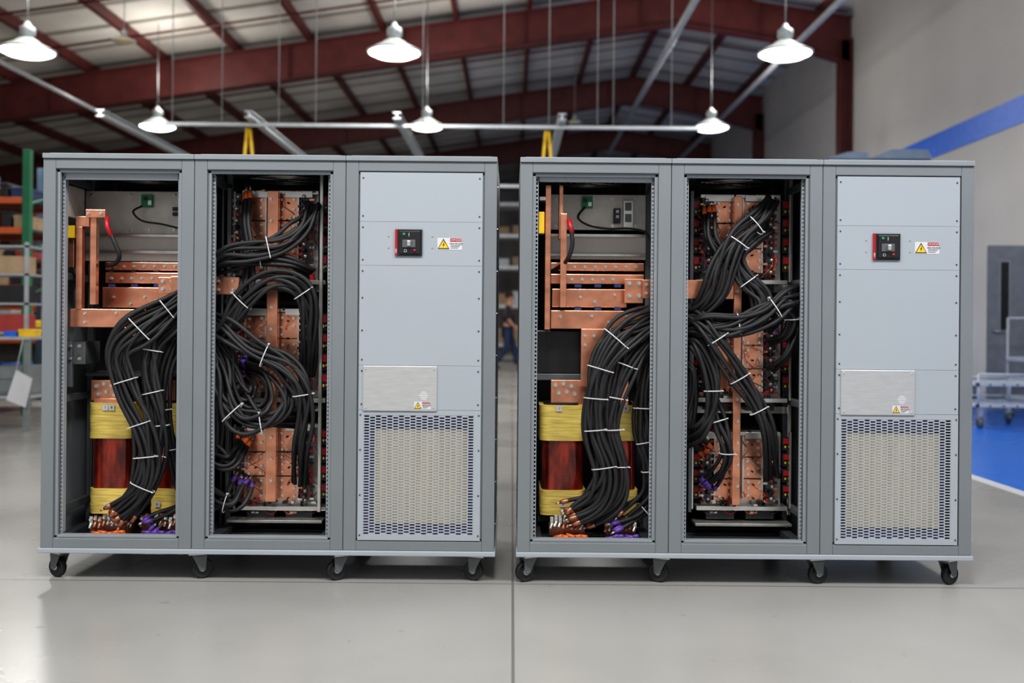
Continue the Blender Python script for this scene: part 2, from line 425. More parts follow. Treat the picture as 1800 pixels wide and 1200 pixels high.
    v.box(a,gx0,-.002,.006,b,t); v.box(gx1,c,-.002,.006,b,t); v.box(gx0,gx1,-.002,.006,b,gz0); v.box(gx0,gx1,-.002,.006,gz1,t)
    v.perf(gx0,gx1,gz0,gz1,-.001,.0006,19,42,.84,.56,True)
    vp=v.done('vent_panel',panelM,root)
    screws(vp,[(xx,z) for z in (b+.02,b+.18,b+.36,t-.02) for xx in (a+.008,c-.008)],-.002)
    fb=MB(); fb.box(gx0+.035,gx1-.022,.045,.06,gz0+.035,gz1-.060); fb.done('air_filter',beige,root,.004)
    fb=MB(); fb.box(gx0-.01,gx1+.01,.065,.075,gz0-.01,gz1+.01); fb.done('filter_backing',navy,root)
    bp=pan[1]; cx=a+.197; cz=1.356
    e=empty('circuit_breaker',(cx,-.014,cz-.052),bp)
    q=MB(); q.box(cx-.050,cx+.052,-.010,-.002,cz-.053,cz+.053,0); q.box(cx-.038,cx+.044,-.016,-.010,cz-.045,cz+.045,0)
    q.done('breaker_body',blackp,e,.002)
    MB().box(cx-.056,cx-.0465,-.011,-.002,cz-.053,cz+.053).done('red_trim',redM,e,.001)
    q=MB(); q.box(cx-.026,cx+.026,-.020,-.016,cz-.020,cz+.010); q.done('rating_plate',midin,e,.001)
    q=MB(); q.box(cx-.006,cx+.008,-.036,-.020,cz-.016,cz+.006); q.done('toggle_handle',zinc,e,.003)
    MB().lathe((cx-.020,-.016,cz+.032),[(0,-.003),(.006,-.003),(.006,0)],14,0,'Y').done('green_button',green,e)
    MB().lathe((cx+.022,-.016,cz-.032),[(0,-.003),(.006,-.003),(.006,0)],14,0,'Y').done('red_button',redM,e)
    text('I',.02,(cx-.0,-.0165,cz+.030),white,e); text('O',.016,(cx-.014,-.0165,cz-.034),white,e)
    text('ABB',.010,(cx-.0512,-.0115,cz-.034),white,e).rotation_euler=(math.pi/2,-math.pi/2,0)
    screws(bp,[(cx+s,z) for s in (-.082,.092) for z in (cz+.026,cz-.020)],-.002,SCZ)
    def warn(par,lx,lz,w,h,y):
        L=MB().box(lx,lx+w,y-.001,y,lz,lz+h).done('warning_label',white,par)
        tx=lx+h*.52; s=h*.5
        MB().prism([(tx-s,lz+h*.06),(tx+s,lz+h*.06),(tx,lz+h*.94)],y-.0016,y-.001).done('triangle_border',blackp,L)
        MB().prism([(tx-s*.80,lz+h*.14),(tx+s*.80,lz+h*.14),(tx,lz+h*.80)],y-.0022,y-.0016).done('warning_triangle',yelP,L)
        k=h*.01
        MB().prism([(tx+6*k,lz+h*.66),(tx-9*k,lz+h*.38),(tx-1*k,lz+h*.40),(tx-5*k,lz+h*.18),(tx+10*k,lz+h*.46),(tx+1*k,lz+h*.44),(tx+8*k,lz+h*.62)],y-.0027,y-.0022).done('lightning_bolt',blackp,L)
        rx=lx+h*1.08
        MB().box(rx,lx+w-.001,y-.0014,y-.001,lz+h*.68,lz+h-.001).done('danger_bar',redM,L)
        text('DANGER',h*.28,((rx+lx+w)/2,y-.0017,lz+h*.83),white,L)
        text('HIGH VOLTAGE',h*.155,((rx+lx+w)/2,y-.0017,lz+h*.52),blackp,L)
        g=MB()
        for j,z in enumerate((.36,.24,.12)): g.box(rx+.002,lx+w-.004-j*.006,y-.0014,y-.001,lz+h*z,lz+h*(z+.05))
        g.done('fine_print',midin,L)
    warn(bp,cx+.112,cz-.027,.098,.047,-.002)
    t,b=cuts[3]; ap=pan[3]
    q=MB().box(a+.018,a+.312,-.008,-.002,b-.004,t-.002).done('metal_cover_plate',brush,ap,.0015)
    screws(q,[(xx,z) for xx in (a+.03,a+.30) for z in (b+.008,t-.014)],-.008,SCZ)
    warn(q,a+.222,b+.004,.066,.030,-.008)
    g=MB()
    for j in range(5): g.box(a+.242+.004*abs(j-2),a+.278-.004*abs(j-2),-.0083,-.008,b+.042+j*.007,b+.0455+j*.007)
    g.done('inspection_sticker',white,q)
    return root

C1=cabinet(-1.875,'grey three-bay power cabinet on casters with dense black cable bundles',[(107,990),(348,990),(599,990),(840,990)],(62,-70,118,70))
C2=cabinet(.027,'grey three-bay power cabinet on casters with taller bare copper busbars',[(930,1000),(1165,1000),(1430,1000),(1664,1000)],(115,65,-75,-60))

def bar(par,a,b,c,d,y0,y1,m=None,name='busbar',bev=.002):
    return MB().pbox(a,b,c,d,y0,y1).done(name,m or copper,par,bev)

# ---- cabinet 1 bay 1 ----
def plate_with(par,a,b,c,d,y):
    p=bar(par,a,b,c,d,y,y+.02,backp,'mounting_plate',.002)
    for xx in (a+12,(a+c)/2-8,(a+c)/2+26,c-18):
        for yy in (b+7,d-7): place(B2,'bolt',P(xx,yy,y),p)
    return p
bar(C1,112,301,313,316,.035,.05,panelM,'cross_panel')
plate_with(C1,150,336,325,411,.34)
bar(C1,150,412,325,459,.345,.36,satin,'reflector_sheet',.001)
bar(C1,150,411,325,416,.325,.345,zinc,'cross_bar',.001)
bar(C1,150,440,325,445,.33,.345,zinc,'cross_bar',.001)
o=bar(C1,248,342,268,364,.325,.33,green,'circuit_board',0)
bar(o,252,346,258,352,.318,.325,blackp,'chip',0); bar(o,260,352,266,360,.318,.325,zinc,'connector',0)
for yy in (364,373): bar(C1,303,yy,313,yy+6,.325,.34,blackp,'socket',.001)
b=MB(); b.pbox(102,322,112,378,.06,.26); b.done('mounting_bracket',backp,C1,.002)
bolts(C1,[(107,332),(107,346),(107,360),(107,372)],.06)
bar(C1,133,380,157,398,.10,.14,copper); bar(C1,118,396,131,418,.12,.17,yelP,'insulator')
bar(C1,121,420,130,470,.14,.16,copper)
bar(C1,133,398,144,545,.10,.13); bar(C1,133,398,144,545,.136,.166); bar(C1,133,398,144,545,.172,.20)
bar(C1,158,368,169,535,.09,.118); bar(C1,158,368,169,535,.124,.154); bar(C1,158,368,169,535,.16,.19)
bar(C1,150,368,185,382,.07,.1)
bolts(C1,[(156,375),(178,375)],.07,B2)
bar(C1,185,461,340,475,.30,.32); bar(C1,185,479,330,498,.28,.30); bar(C1,180,505,330,541,.26,.28); bar(C1,122,543,262,575,.10,.13)
bar(C1,262,543,330,566,.2,.22)
bar(C1,278,487,312,516,.20,.22)
bolts(C1,[(287,494),(303,494),(287,508),(303,508)],.20)
bolts(C1,[(x,468) for x in range(200,312,18)],.30,B2); bolts(C1,[(x,489) for x in range(196,275,18)],.28,B2)
bolts(C1,[(200,522),(255,522),(230,534),(275,528)],.26,B2); bolts(C1,[(150,551),(150,566),(205,550),(235,556)],.10,B2)
for x in (190,230,270):
    bar(C1,x,499,x+12,504,.28,.30,blueI,'insulator',.001)
    bar(C1,x,475,x+8,479,.29,.31,blackp,'insulator',.001)
bar(C1,300,486,420,517,.14,.165)
bolts(C1,[(384,494),(384,509),(410,494),(410,509)],.14,B2)
bar(C1,115,600,150,640,.15,.3,midin,'side_bracket'); bar(C1,118,600,126,680,.12,.14,midin,'side_bracket')
bolts(C1,[(124,608),(124,630),(140,608),(140,630)],.118,B2)
bar(C1,160,575,330,655,.45,.6,blackp,'reactor_housing',.006); bar(C1,150,655,330,662,.30,.6,midin,'shelf')
bar(C1,160,668,215,703,.22,.24); bar(C1,164,700,214,710,.2,.3)
bolts(C1,[(170,678),(184,674),(198,678),(210,684),(174,692),(188,688),(202,694)],.22,B1)
bar(C1,262,668,308,703,.24,.26)
coil(C1,158,229,708,902,.20,[('1',185,716),('8',196,716),('6',190,888)])
coil(C1,266,320,708,902,.24,[('6',276,886)])
bar(C1,218,575,240,590,.2,.22); bar(C1,150,905,320,915,.26,.5,darkin,'coil_clamp')
MB().tube([P(188,382,.06),P(188,398,.05),P(196,415,.05)],.010,8).done('red_lead',redM,C1)
MB().tube([s[0] for s in path([(193,408,.05,1),(203,430,.05,1),(210,450,.06,1),(202,464,.1,1),(188,466,.16,1)])],.009,8).done('lead',black,C1)
MB().tube([s[0] for s in path([(250,362,.30,1),(234,372,.28,1),(250,388,.28,1),(285,394,.28,1),(318,402,.28,1)])],.0045,6).done('wire',black,C1)
def lugs(par,x0,x1,yt,y,n):
    for k in range(n):
        xx=x0+(x1-x0)*k/(n-1); yy=yt+random.uniform(-3,5)
        b=MB(); b.pbox(xx-3,yy,xx+3,yy+15,y,y+.005); b.tube([P(xx,yy+12,y),P(xx-3,yy+21,y-.01)],.006,8); b.done('terminal_lug',random.choice((zinc,copperD,copperD)),par,.001)
        place(B2,'bolt',P(xx,yy+5,y),par)
bar(C1,158,920,225,940,.12,.2,copperD,'terminal_block'); bar(C1,248,920,310,940,.14,.22,copperD,'terminal_block')
lugs(C1,160,215,904,.10,8); lugs(C1,250,308,904,.12,8)
def boots(par,x0,x1,yy,y,m,n):
    for k in range(n):
        xx=x0+(x1-x0)*k/(n-1); MB().tube([P(xx-6,yy+random.uniform(-3,3),y),P(xx+8,yy+random.uniform(-3,3),y-.02)],.0075,8).done('cable_boot',m,par)
boots(C1,168,210,936,.08,orange,5); boots(C1,256,306,937,.09,purple,5)
bundle(C1,[(345,505,.16,12),(300,538,.10,17),(245,578,.06,25),(210,622,.05,22),(224,690,.05,21),(248,755,.05,19),(258,820,.05,19),(244,868,.05,19),(205,905,.07,22)],12,ties=(.16,.26,.48,.62,.72,.84),eb=copperD)
bundle(C1,[(345,535,.18,12),(305,562,.12,16),(268,600,.09,20),(262,660,.08,18),(275,730,.08,18),(276,790,.08,16),(258,850,.08,14),(225,902,.09,18)],10,ties=(.33,.5,.62,.75),eb=copperD)
bundle(C1,[(345,560,.2,10),(310,600,.15,14),(288,650,.13,13),(288,720,.13,12),(300,780,.13,9),(312,840,.16,7),(325,880,.22,7)],6,ties=(.5,.7))
bundle(C1,[(340,868,.15,7),(315,890,.14,8),(292,905,.13,10),(265,922,.10,13)],4,eb=purple)
# ---- cabinet 1 bay 2 ----
for (t,bm) in ((338,492),(545,700),(748,890)):
    module(C1,426,t,560,bm,.26,[(430,467),(489,524)],[(412,427),(528,547)])
bar(C1,468,335,487,882,.20,.235)
bolts(C1,[(477,350+k*38) for k in range(14)],.20,B2)
bar(C1,405,498,565,512,.34,.5,zinc,'module_shelf'); bar(C1,405,712,565,722,.34,.5,zinc,'module_shelf'); bar(C1,395,528,565,536,.38,.5,darkin,'module_shelf')
bar(C1,560,300,566,900,.20,.22,zinc,'support_post'); bar(C1,398,330,404,900,.24,.26,midin,'support_post')
bar(C1,398,914,566,919,.2,.3,zinc,'shelf_rail')
bundle(C1,[(552,358,.18,16),(535,400,.13,20),(495,428,.09,16),(440,440,.07,15),(400,448,.08,14),(380,462,.12,12),(365,468,.16,10)],8,ties=(.42,),wob=.4)
bundle(C1,[(432,345,.2,8),(430,390,.16,8),(440,440,.14,10),(440,500,.12,14),(415,550,.10,16),(382,585,.12,14),(362,600,.18,12)],4,sb=orange,wob=.4)
bundle(C1,[(362,475,.18,10),(400,465,.12,10),(460,455,.10,12),(510,460,.10,12),(548,478,.16,12)],5,ties=(.5,),wob=.4)
bundle(C1,[(362,610,.18,14),(392,582,.10,16),(425,528,.07,18),(475,496,.06,16),(525,506,.06,16),(545,545,.08,14),(546,600,.12,12),(540,660,.2,12)],8,ties=(.3,.62),wob=.4)
bundle(C1,[(362,560,.18,14),(392,578,.09,18),(440,612,.06,18),(498,640,.06,18),(530,680,.06,16),(535,730,.07,14),(528,790,.09,12),(530,850,.2,12)],8,ties=(.36,.62),wob=.4)
bundle(C1,[(362,590,.18,12),(382,645,.12,16),(396,705,.07,20),(432,742,.06,20),(478,738,.06,14),(496,705,.08,16),(472,655,.12,18),(434,628,.2,14)],6,ties=(.36,.52),eb=purple,wob=.65)
bundle(C1,[(362,575,.2,10),(402,610,.14,16),(405,668,.12,18),(428,706,.11,16),(454,702,.12,14),(456,672,.14,14),(432,655,.22,16)],4,eb=purple,wob=.65)
bundle(C1,[(380,590,.12,10),(412,640,.12,14),(432,700,.12,14),(470,742,.10,10),(520,745,.2,10)],3,wob=.5)
bundle(C1,[(340,770,.2,10),(380,800,.12,14),(405,808,.12,14),(430,775,.2,16)],6,eb=orange,wob=.4)
bundle(C1,[(345,850,.2,10),(385,878,.12,14),(410,882,.12,14),(428,850,.2,16)],6,eb=purple,ties=(.5,),wob=.4)
bundle(C1,[(375,600,.14,10),(384,660,.11,8),(386,730,.11,8),(378,800,.13,8)],3)

# ---- cabinet 2 bay 1 ----
bar(C2,948,308,1146,320,.035,.05,panelM,'cross_panel')
plate_with(C2,965,342,1135,404,.34); bar(C2,968,412,1135,456,.345,.36,satin,'reflector_sheet',.001)
bar(C2,965,411,1135,416,.325,.345,zinc,'cross_bar',.001); bar(C2,965,446,1135,450,.33,.345,zinc,'cross_bar',.001)
o=bar(C2,1023,345,1042,366,.325,.33,green,'circuit_board',0); bar(o,1026,349,1032,355,.318,.325,blackp,'chip',0); bar(o,1034,355,1040,362,.318,.325,zinc,'connector',0)
q=bar(C2,1096,352,1113,400,.31,.34,zinc,'control_unit',.002)
bar(q,1099,356,1110,370,.305,.31,midin,'socket',0); bar(q,1099,376,1110,390,.305,.31,midin,'socket',0)
q=bar(C2,1079,366,1091,392,.31,.34,blackp,'socket_block',.002)
for yy in (369,378): bar(q,1083,yy,1088,yy+5,.305,.31,whitep,'socket',0)
bar(C2,948,345,960,352,.1,.2,zinc,'mounting_bracket'); bar(C2,947,372,957,410,.1,.16,yelP,'insulator')
for (y0,y1) in ((.12,.148),(.154,.182),(.188,.22)): bar(C2,958,325,968,579,y0,y1)
bar(C2,983,325,990,420,.12,.2)
for (y0,y1) in ((.09,.125),(.132,.17)): bar(C2,985,375,996,540,y0,y1)
bar(C2,968,462,1132,476,.30,.32); bar(C2,968,482,1132,499,.28,.30); bar(C2,970,508,1102,540,.26,.28); bar(C2,968,546,1140,578,.22,.25)
bar(C2,1098,490,1131,533,.18,.20); bolts(C2,[(1106,498),(1123,498),(1106,520),(1123,520)],.18)
bolts(C2,[(x,469) for x in range(1010,1130,18)],.30,B2); bolts(C2,[(x,491) for x in range(1005,1095,18)],.28,B2)
bolts(C2,[(1020,522),(1080,518),(1045,530)],.26,B2); bolts(C2,[(985,556),(1040,555),(1070,566),(1100,555)],.22,B2)
for x in (1010,1045,1080): bar(C2,x,500,x+12,505,.27,.29,blueI,'insulator',.001); bar(C2,x,541,x+12,545,.24,.26,blueI,'insulator',.001)
bar(C2,1130,492,1290,525,.14,.165)
bolts(C2,[(1136,500),(1136,515),(1250,500),(1250,515),(1278,500),(1278,515)],.14,B2)
bar(C2,1021,578,1090,680,.20,.22); bar(C2,940,580,1022,657,.30,.5,blackp,'reactor_housing',.006)
bolts(C2,[(1028,590),(1044,590),(1028,606)],.20,B2)
bar(C2,940,657,1022,668,.28,.5,midin,'shelf')
bar(C2,968,668,1105,712,.22,.24); bolts(C2,[(976,676),(990,674),(1004,678),(982,690),(996,688),(1010,692),(1090,680)],.22,B1)
coil(C2,952,1026,712,905,.20,[('1',983,718),('6',990,886)])
coil(C2,1072,1118,712,905,.22,[('8',1100,718)])
bar(C2,945,908,1130,917,.26,.5,darkin,'coil_clamp')
MB().tube([P(1000,385,.06),P(1003,400,.05),P(1006,410,.05)],.010,8).done('red_lead',redM,C2)
MB().tube([s[0] for s in path([(1004,405,.05,1),(1006,430,.05,1),(998,455,.07,1),(985,468,.14,1),(968,478,.2,1)])],.009,8).done('lead',black,C2)
MB().tube([s[0] for s in path([(1028,364,.30,1),(1016,382,.28,1),(1035,396,.28,1),(1070,402,.28,1),(1110,402,.27,1),(1140,415,.25,1),(1143,470,.25,1)])],.005,6).done('wire',black,C2)
bar(C2,965,925,1028,942,.12,.2,copperD,'terminal_block'); bar(C2,1065,925,1118,942,.14,.22,copperD,'terminal_block')
lugs(C2,970,1022,908,.10,8); lugs(C2,1066,1116,910,.12,8)
boots(C2,980,1024,942,.08,orange,5); boots(C2,1070,1114,944,.09,purple,6)
bundle(C2,[(1180,545,.16,12),(1135,562,.10,18),(1088,590,.06,24),(1058,640,.05,20),(1047,700,.05,17),(1047,765,.05,16),(1062,830,.05,18),(1045,878,.06,20),(1005,903,.08,20)],12,ties=(.28,.4,.5,.62,.74),eb=copperD)
bundle(C2,[(1180,570,.18,12),(1140,590,.12,18),(1105,625,.09,20),(1085,690,.08,16),(1078,755,.08,14),(1088,820,.08,14),(1075,875,.08,18),(1030,912,.10,20)],10,ties=(.33,.46,.58,.72),eb=copperD)
bundle(C2,[(1180,600,.2,10),(1145,640,.15,14),(1130,700,.13,13),(1130,760,.13,12),(1140,820,.13,10),(1138,870,.13,12),(1095,908,.12,16)],7,ties=(.4,.55,.7),eb=copperD)
bundle(C2,[(1165,850,.15,8),(1140,885,.14,10),(1118,905,.13,12),(1085,925,.10,14)],4,eb=purple,ties=(.5,))
# ---- cabinet 2 bay 2 ----
for (t,bm) in ((345,492),(562,700),(762,890)):
    module(C2,1232,t,1372,bm,.26,[(1256,1288),(1306,1340)],[(1234,1252),(1346,1362)])
bar(C2,1289,345,1303,888,.20,.235)
bolts(C2,[(1296,360+k*38) for k in range(14)],.20,B2)
bar(C2,1225,500,1385,514,.34,.5,zinc,'module_shelf'); bar(C2,1225,714,1385,726,.34,.5,zinc,'module_shelf')
bar(C2,1386,310,1392,905,.30,.32,zinc,'support_post'); bar(C2,1212,335,1218,900,.24,.26,midin,'support_post')
bar(C2,1222,920,1392,925,.2,.3,zinc,'shelf_rail')
bundle(C2,[(1358,350,.18,16),(1335,385,.12,18),(1300,420,.08,18),(1275,465,.07,18),(1255,510,.08,18),(1225,545,.12,14),(1195,555,.18,12)],9,ties=(.22,.38),wob=.4)
bundle(C2,[(1352,400,.2,12),(1322,425,.13,10),(1300,455,.12,12),(1312,490,.10,14),(1338,525,.09,14),(1325,560,.08,14),(1270,570,.08,14),(1195,560,.16,12)],6,ties=(.45,.8),wob=.4)
bundle(C2,[(1248,370,.2,8),(1250,420,.15,8),(1285,465,.12,12),(1320,500,.11,12),(1335,550,.10,10)],4,sb=orange)
bundle(C2,[(1195,585,.18,12),(1235,575,.09,16),(1290,570,.06,18),(1345,550,.06,18),(1380,528,.07,16),(1408,515,.12,12),(1420,510,.2,10)],9,ties=(.58,),wob=.4)
bundle(C2,[(1195,545,.16,12),(1238,568,.08,16),(1270,610,.06,16),(1300,665,.06,15),(1330,715,.06,13),(1350,765,.07,12),(1358,840,.2,12)],7,ties=(.3,.5,.7))
bundle(C2,[(1195,600,.18,10),(1225,600,.10,12),(1250,660,.08,12),(1250,720,.08,12),(1230,760,.10,14),(1195,775,.18,12)],6,ties=(.5,),wob=.4)
bundle(C2,[(1195,560,.18,10),(1228,600,.12,12),(1245,680,.12,10),(1262,740,.10,12),(1278,790,.09,10),(1268,825,.12,10),(1246,850,.2,12)],5,ties=(.5,.7),eb=purple)
bundle(C2,[(1195,640,.18,8),(1215,650,.13,10),(1218,700,.13,10),(1212,760,.14,10),(1238,790,.2,10)],4,eb=orange)
bundle(C2,[(1352,600,.2,10),(1378,590,.13,10),(1392,560,.11,10),(1378,545,.11,10),(1350,570,.2,10)],4,ties=(.5,))
bundle(C2,[(1352,650,.2,10),(1382,625,.13,8),(1396,590,.14,8),(1400,560,.2,8)],3)

# ---------------- room shell ----------------
def floormat():
    m=bpy.data.materials.new('polished_concrete'); m.use_nodes=True; nt=m.node_tree; N=nt.nodes; L=nt.links; b=N['Principled BSDF']
    g=N.new('ShaderNodeNewGeometry'); sx=N.new('ShaderNodeSeparateXYZ'); L.new(g.outputs['Position'],sx.inputs[0])
    def M(op,a,bv=None,c=None):
        n=N.new('ShaderNodeMath'); n.operation=op
        for i,q in enumerate((a,bv,c)):
            if q is None: continue
            if isinstance(q,(int,float)): n.inputs[i].default_value=q
            else: L.new(q,n.inputs[i])
        return n.outputs[0]
    n1=N.new('ShaderNodeTexNoise'); n1.inputs['Scale'].default_value=.9; n1.inputs['Detail'].default_value=6; L.new(g.outputs['Position'],n1.inputs['Vector'])
    r=N.new('ShaderNodeValToRGB'); r.color_ramp.elements[0].position=.3; r.color_ramp.elements[1].position=.7
    r.color_ramp.elements[0].color=(.31,.305,.29,1); r.color_ramp.elements[1].color=(.38,.375,.36,1); L.new(n1.outputs['Fac'],r.inputs[0])
    n2=N.new('ShaderNodeTexNoise'); n2.inputs['Scale'].default_value=9; n2.inputs['Detail'].default_value=3; L.new(g.outputs['Position'],n2.inputs['Vector'])
    spk=M('MULTIPLY',M('GREATER_THAN',n2.outputs['Fac'],.72),.3)
    jx=M('LESS_THAN',M('PINGPONG',M('SUBTRACT',sx.outputs[0],.012),2.25),.005)
    jy=M('LESS_THAN',M('PINGPONG',M('SUBTRACT',sx.outputs[1],.0),2.25),.005)
    j=M('MAXIMUM',jx,jy); j=M('MAXIMUM',M('MULTIPLY',j,.75),spk)
    mx=N.new('ShaderNodeMix'); mx.data_type='RGBA'; L.new(j,mx.inputs[0]); L.new(r.outputs[0],mx.inputs[6]); mx.inputs[7].default_value=(.12,.11,.10,1)
    m2=N.new('ShaderNodeMix'); m2.data_type='RGBA'; L.new(M('GREATER_THAN',sx.outputs[0],3.17),m2.inputs[0]); L.new(mx.outputs[2],m2.inputs[6]); m2.inputs[7].default_value=(.75,.76,.78,1)
    m3=N.new('ShaderNodeMix'); m3.data_type='RGBA'; L.new(M('GREATER_THAN',sx.outputs[0],3.27),m3.inputs[0]); L.new(m2.outputs[2],m3.inputs[6]); m3.inputs[7].default_value=(.012,.17,.72,1)
    L.new(m3.outputs[2],b.inputs['Base Color'])
    L.new(M('MULTIPLY_ADD',n1.outputs['Fac'],.2,.18),b.inputs['Roughness'])
    b.inputs['Specular IOR Level'].default_value=.38
    return m
MB().box(-22,6.9,-7,41,-.1,0).done('floor',floormat(),kind='structure')
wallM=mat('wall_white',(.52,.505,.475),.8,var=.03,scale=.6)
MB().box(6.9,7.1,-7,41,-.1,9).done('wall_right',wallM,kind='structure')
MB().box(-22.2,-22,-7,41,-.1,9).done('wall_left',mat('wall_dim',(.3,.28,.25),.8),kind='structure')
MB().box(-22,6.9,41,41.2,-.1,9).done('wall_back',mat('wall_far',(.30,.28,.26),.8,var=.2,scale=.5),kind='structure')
MB().box(6.885,6.9,-2,41,3.83,4.2).done('trim_1',blueP,kind='structure')
RX=3.3; RZ=8.12; SL=.15
def roofz(x): return RZ-SL*abs(x-RX)
def ceilmat():
    m=mat('ceiling_insulation',(.66,.63,.57),.8,var=.12,scale=.5); nt=m.node_tree; b=nt.nodes['Principled BSDF']
    w=nt.nodes.new('ShaderNodeTexWave'); w.bands_direction='Y'; w.inputs['Scale'].default_value=.28; w.inputs['Distortion'].default_value=.3
    g=nt.nodes.new('ShaderNodeNewGeometry'); nt.links.new(g.outputs['Position'],w.inputs['Vector'])
    r=nt.nodes.new('ShaderNodeValToRGB'); r.color_ramp.elements[0].color=(.40,.38,.35,1); r.color_ramp.elements[1].position=.12; r.color_ramp.elements[1].color=(1,1,1,1)
    nt.links.new(w.outputs['Fac'],r.inputs[0])
    mx=nt.nodes.new('ShaderNodeMix'); mx.data_type='RGBA'; mx.blend_type='MULTIPLY'; mx.inputs[0].default_value=1
    old=b.inputs['Base Color'].links[0].from_socket
    nt.links.new(old,mx.inputs[6]); nt.links.new(r.outputs[0],mx.inputs[7]); nt.links.new(mx.outputs[2],b.inputs['Base Color']); return m
MB().prism([(-22,roofz(-22)),(RX,RZ),(6.9,roofz(6.9)),(6.9,roofz(6.9)+.1),(RX,RZ+.1),(-22,roofz(-22)+.1)],2,41).done('ceiling',ceilmat(),kind='structure')
for k in range(19):
    x=6.3-k*1.5
    z=roofz(x)-.004-(.07*SL)
    b=MB().box(x-.035,x+.035,3,40.9,z-.2,z); b.box(x-.035,x+.05,3,40.9,z-.205,z-.19)
    b.done('roof_purlin',redsteel,label='dark red steel roof purlin under white insulation',cat='roof purlin',group='roof purlins')
def frame(d,n):
    y=d-4; e=empty('roof_beam',(-7.5,y,4.6),None,'dark red tapered steel roof frame spanning the hall','roof beam','roof frames')
    def zb(x): return 7.16-.15*abs(x-RX)-( .25*max(0,(x-5.2)/1.7))
    zt=lambda x: 7.88-.15*abs(x-RX)
    xs=[-21.9,RX,5.2,6.85]
    MB().prism([(x,zb(x)) for x in xs]+[(x,zt(x)) for x in reversed(xs)],y-.01,y+.01).done('beam_web',redsteel,e)
    for f,t,nm in ((zb,.025,'bottom_flange'),(zt,-.025,'top_flange')):
        MB().prism([(x,f(x)) for x in xs]+[(x,f(x)+t) for x in reversed(xs)],y-.13,y+.13).done(nm,redsteel,e)
    for k in range(11):
        x=5-k*2.4; MB().box(x-.01,x+.01,y-.1,y+.1,zb(x)+.02,zt(x)-.02).done('stiffener',redsteel,e)
    c=MB(); x1=6.86; x0=6.62; c.box(x0,x0+.02,y-.13,y+.13,0,6.9); c.box(x1-.02,x1,y-.13,y+.13,0,6.9); c.box(x0,x1,y-.01,y+.01,0,6.9)
    c.done('steel_column',redsteel,base=True,label='dark red steel column against the white wall',cat='column',group='steel columns')
for i,d in enumerate((20.5,27.7,34.9)): frame(d,i)
for d,off in ((16.6,.26),(23.6,.26),(14.6,.26),(31,.26),(18.6,.26)):
    y=d-4; MB().tube([(-21.5,y,roofz(-21.5)-off),(RX,y,RZ-off),(6.6,y,roofz(6.6)-off)],.022,6).done('bracing_rod',redsteel,label='thin dark bracing rod running under the roof',cat='bracing rod',group='roof bracing rods')
for (x,z,d0,d1,r) in ((2.75,6.0,13,29,.06),(4.95,6.0,13,31,.055),(-7.9,5.0,13,26,.04)):
    MB().tube([(x,d0-4,z),(x,d1-4,z)],r,10).done('overhead_pipe',galv,label='pale overhead pipe hung below the roof',cat='pipe',group='overhead pipes')
yr=10.0
z1=Z(760,222,yr)
rg=empty('rail_frame',(-1.5,yr+2,z1),None,'pale suspended aluminium rail frame hanging on rods','rail frame')
MB().box(X(290,217,yr),X(1255,226,yr),yr-.03,yr+.03,z1-.026,z1+.026).done('cross_rail',railM,rg,.01)
MB().box(X(80,240,yr+6),X(1290,240,yr+6),yr+5.97,yr+6.03,z1-.03,z1+.03).done('cross_rail',railM,rg,.01)
for px in (175,435,695,985):
    x=(px-900)/F*13.7
    r=MB(); r.box(x-.055,x+.055,yr-.35,yr+6.5,z1+.03,z1+.045); r.box(x-.012,x+.012,yr-.35,yr+6.5,z1+.045,z1+.11); r.box(x-.055,x+.055,yr-.35,yr+6.5,z1+.11,z1+.125)
    r.done('runway_rail',railM,rg)
for px in (303,390,490,555,743,885,965,1050,1078,1180):
    x=X(px,200,yr)
    MB().tube([(x,yr,z1+.02),(x,yr,roofz(x)-.01)],.0075,6).done('hanger_rod',rodM,rg)
for (px) in (437,962):
    x=X(px,250,yr+.4)
    b=MB(); b.tube([(x-.09,yr+.4,z1-.75),(x-.02,yr+.4,z1+.02),(x+.02,yr+.4,z1+.02),(x+.09,yr+.4,z1-.75)],.022,6)
    b.box(x-.11,x+.11,yr+.36,yr+.44,z1-.95,z1-.74)
    b.done('lifting_sling',yelP,label='yellow lifting sling hanging from a rail',cat='lifting sling',group='yellow slings')
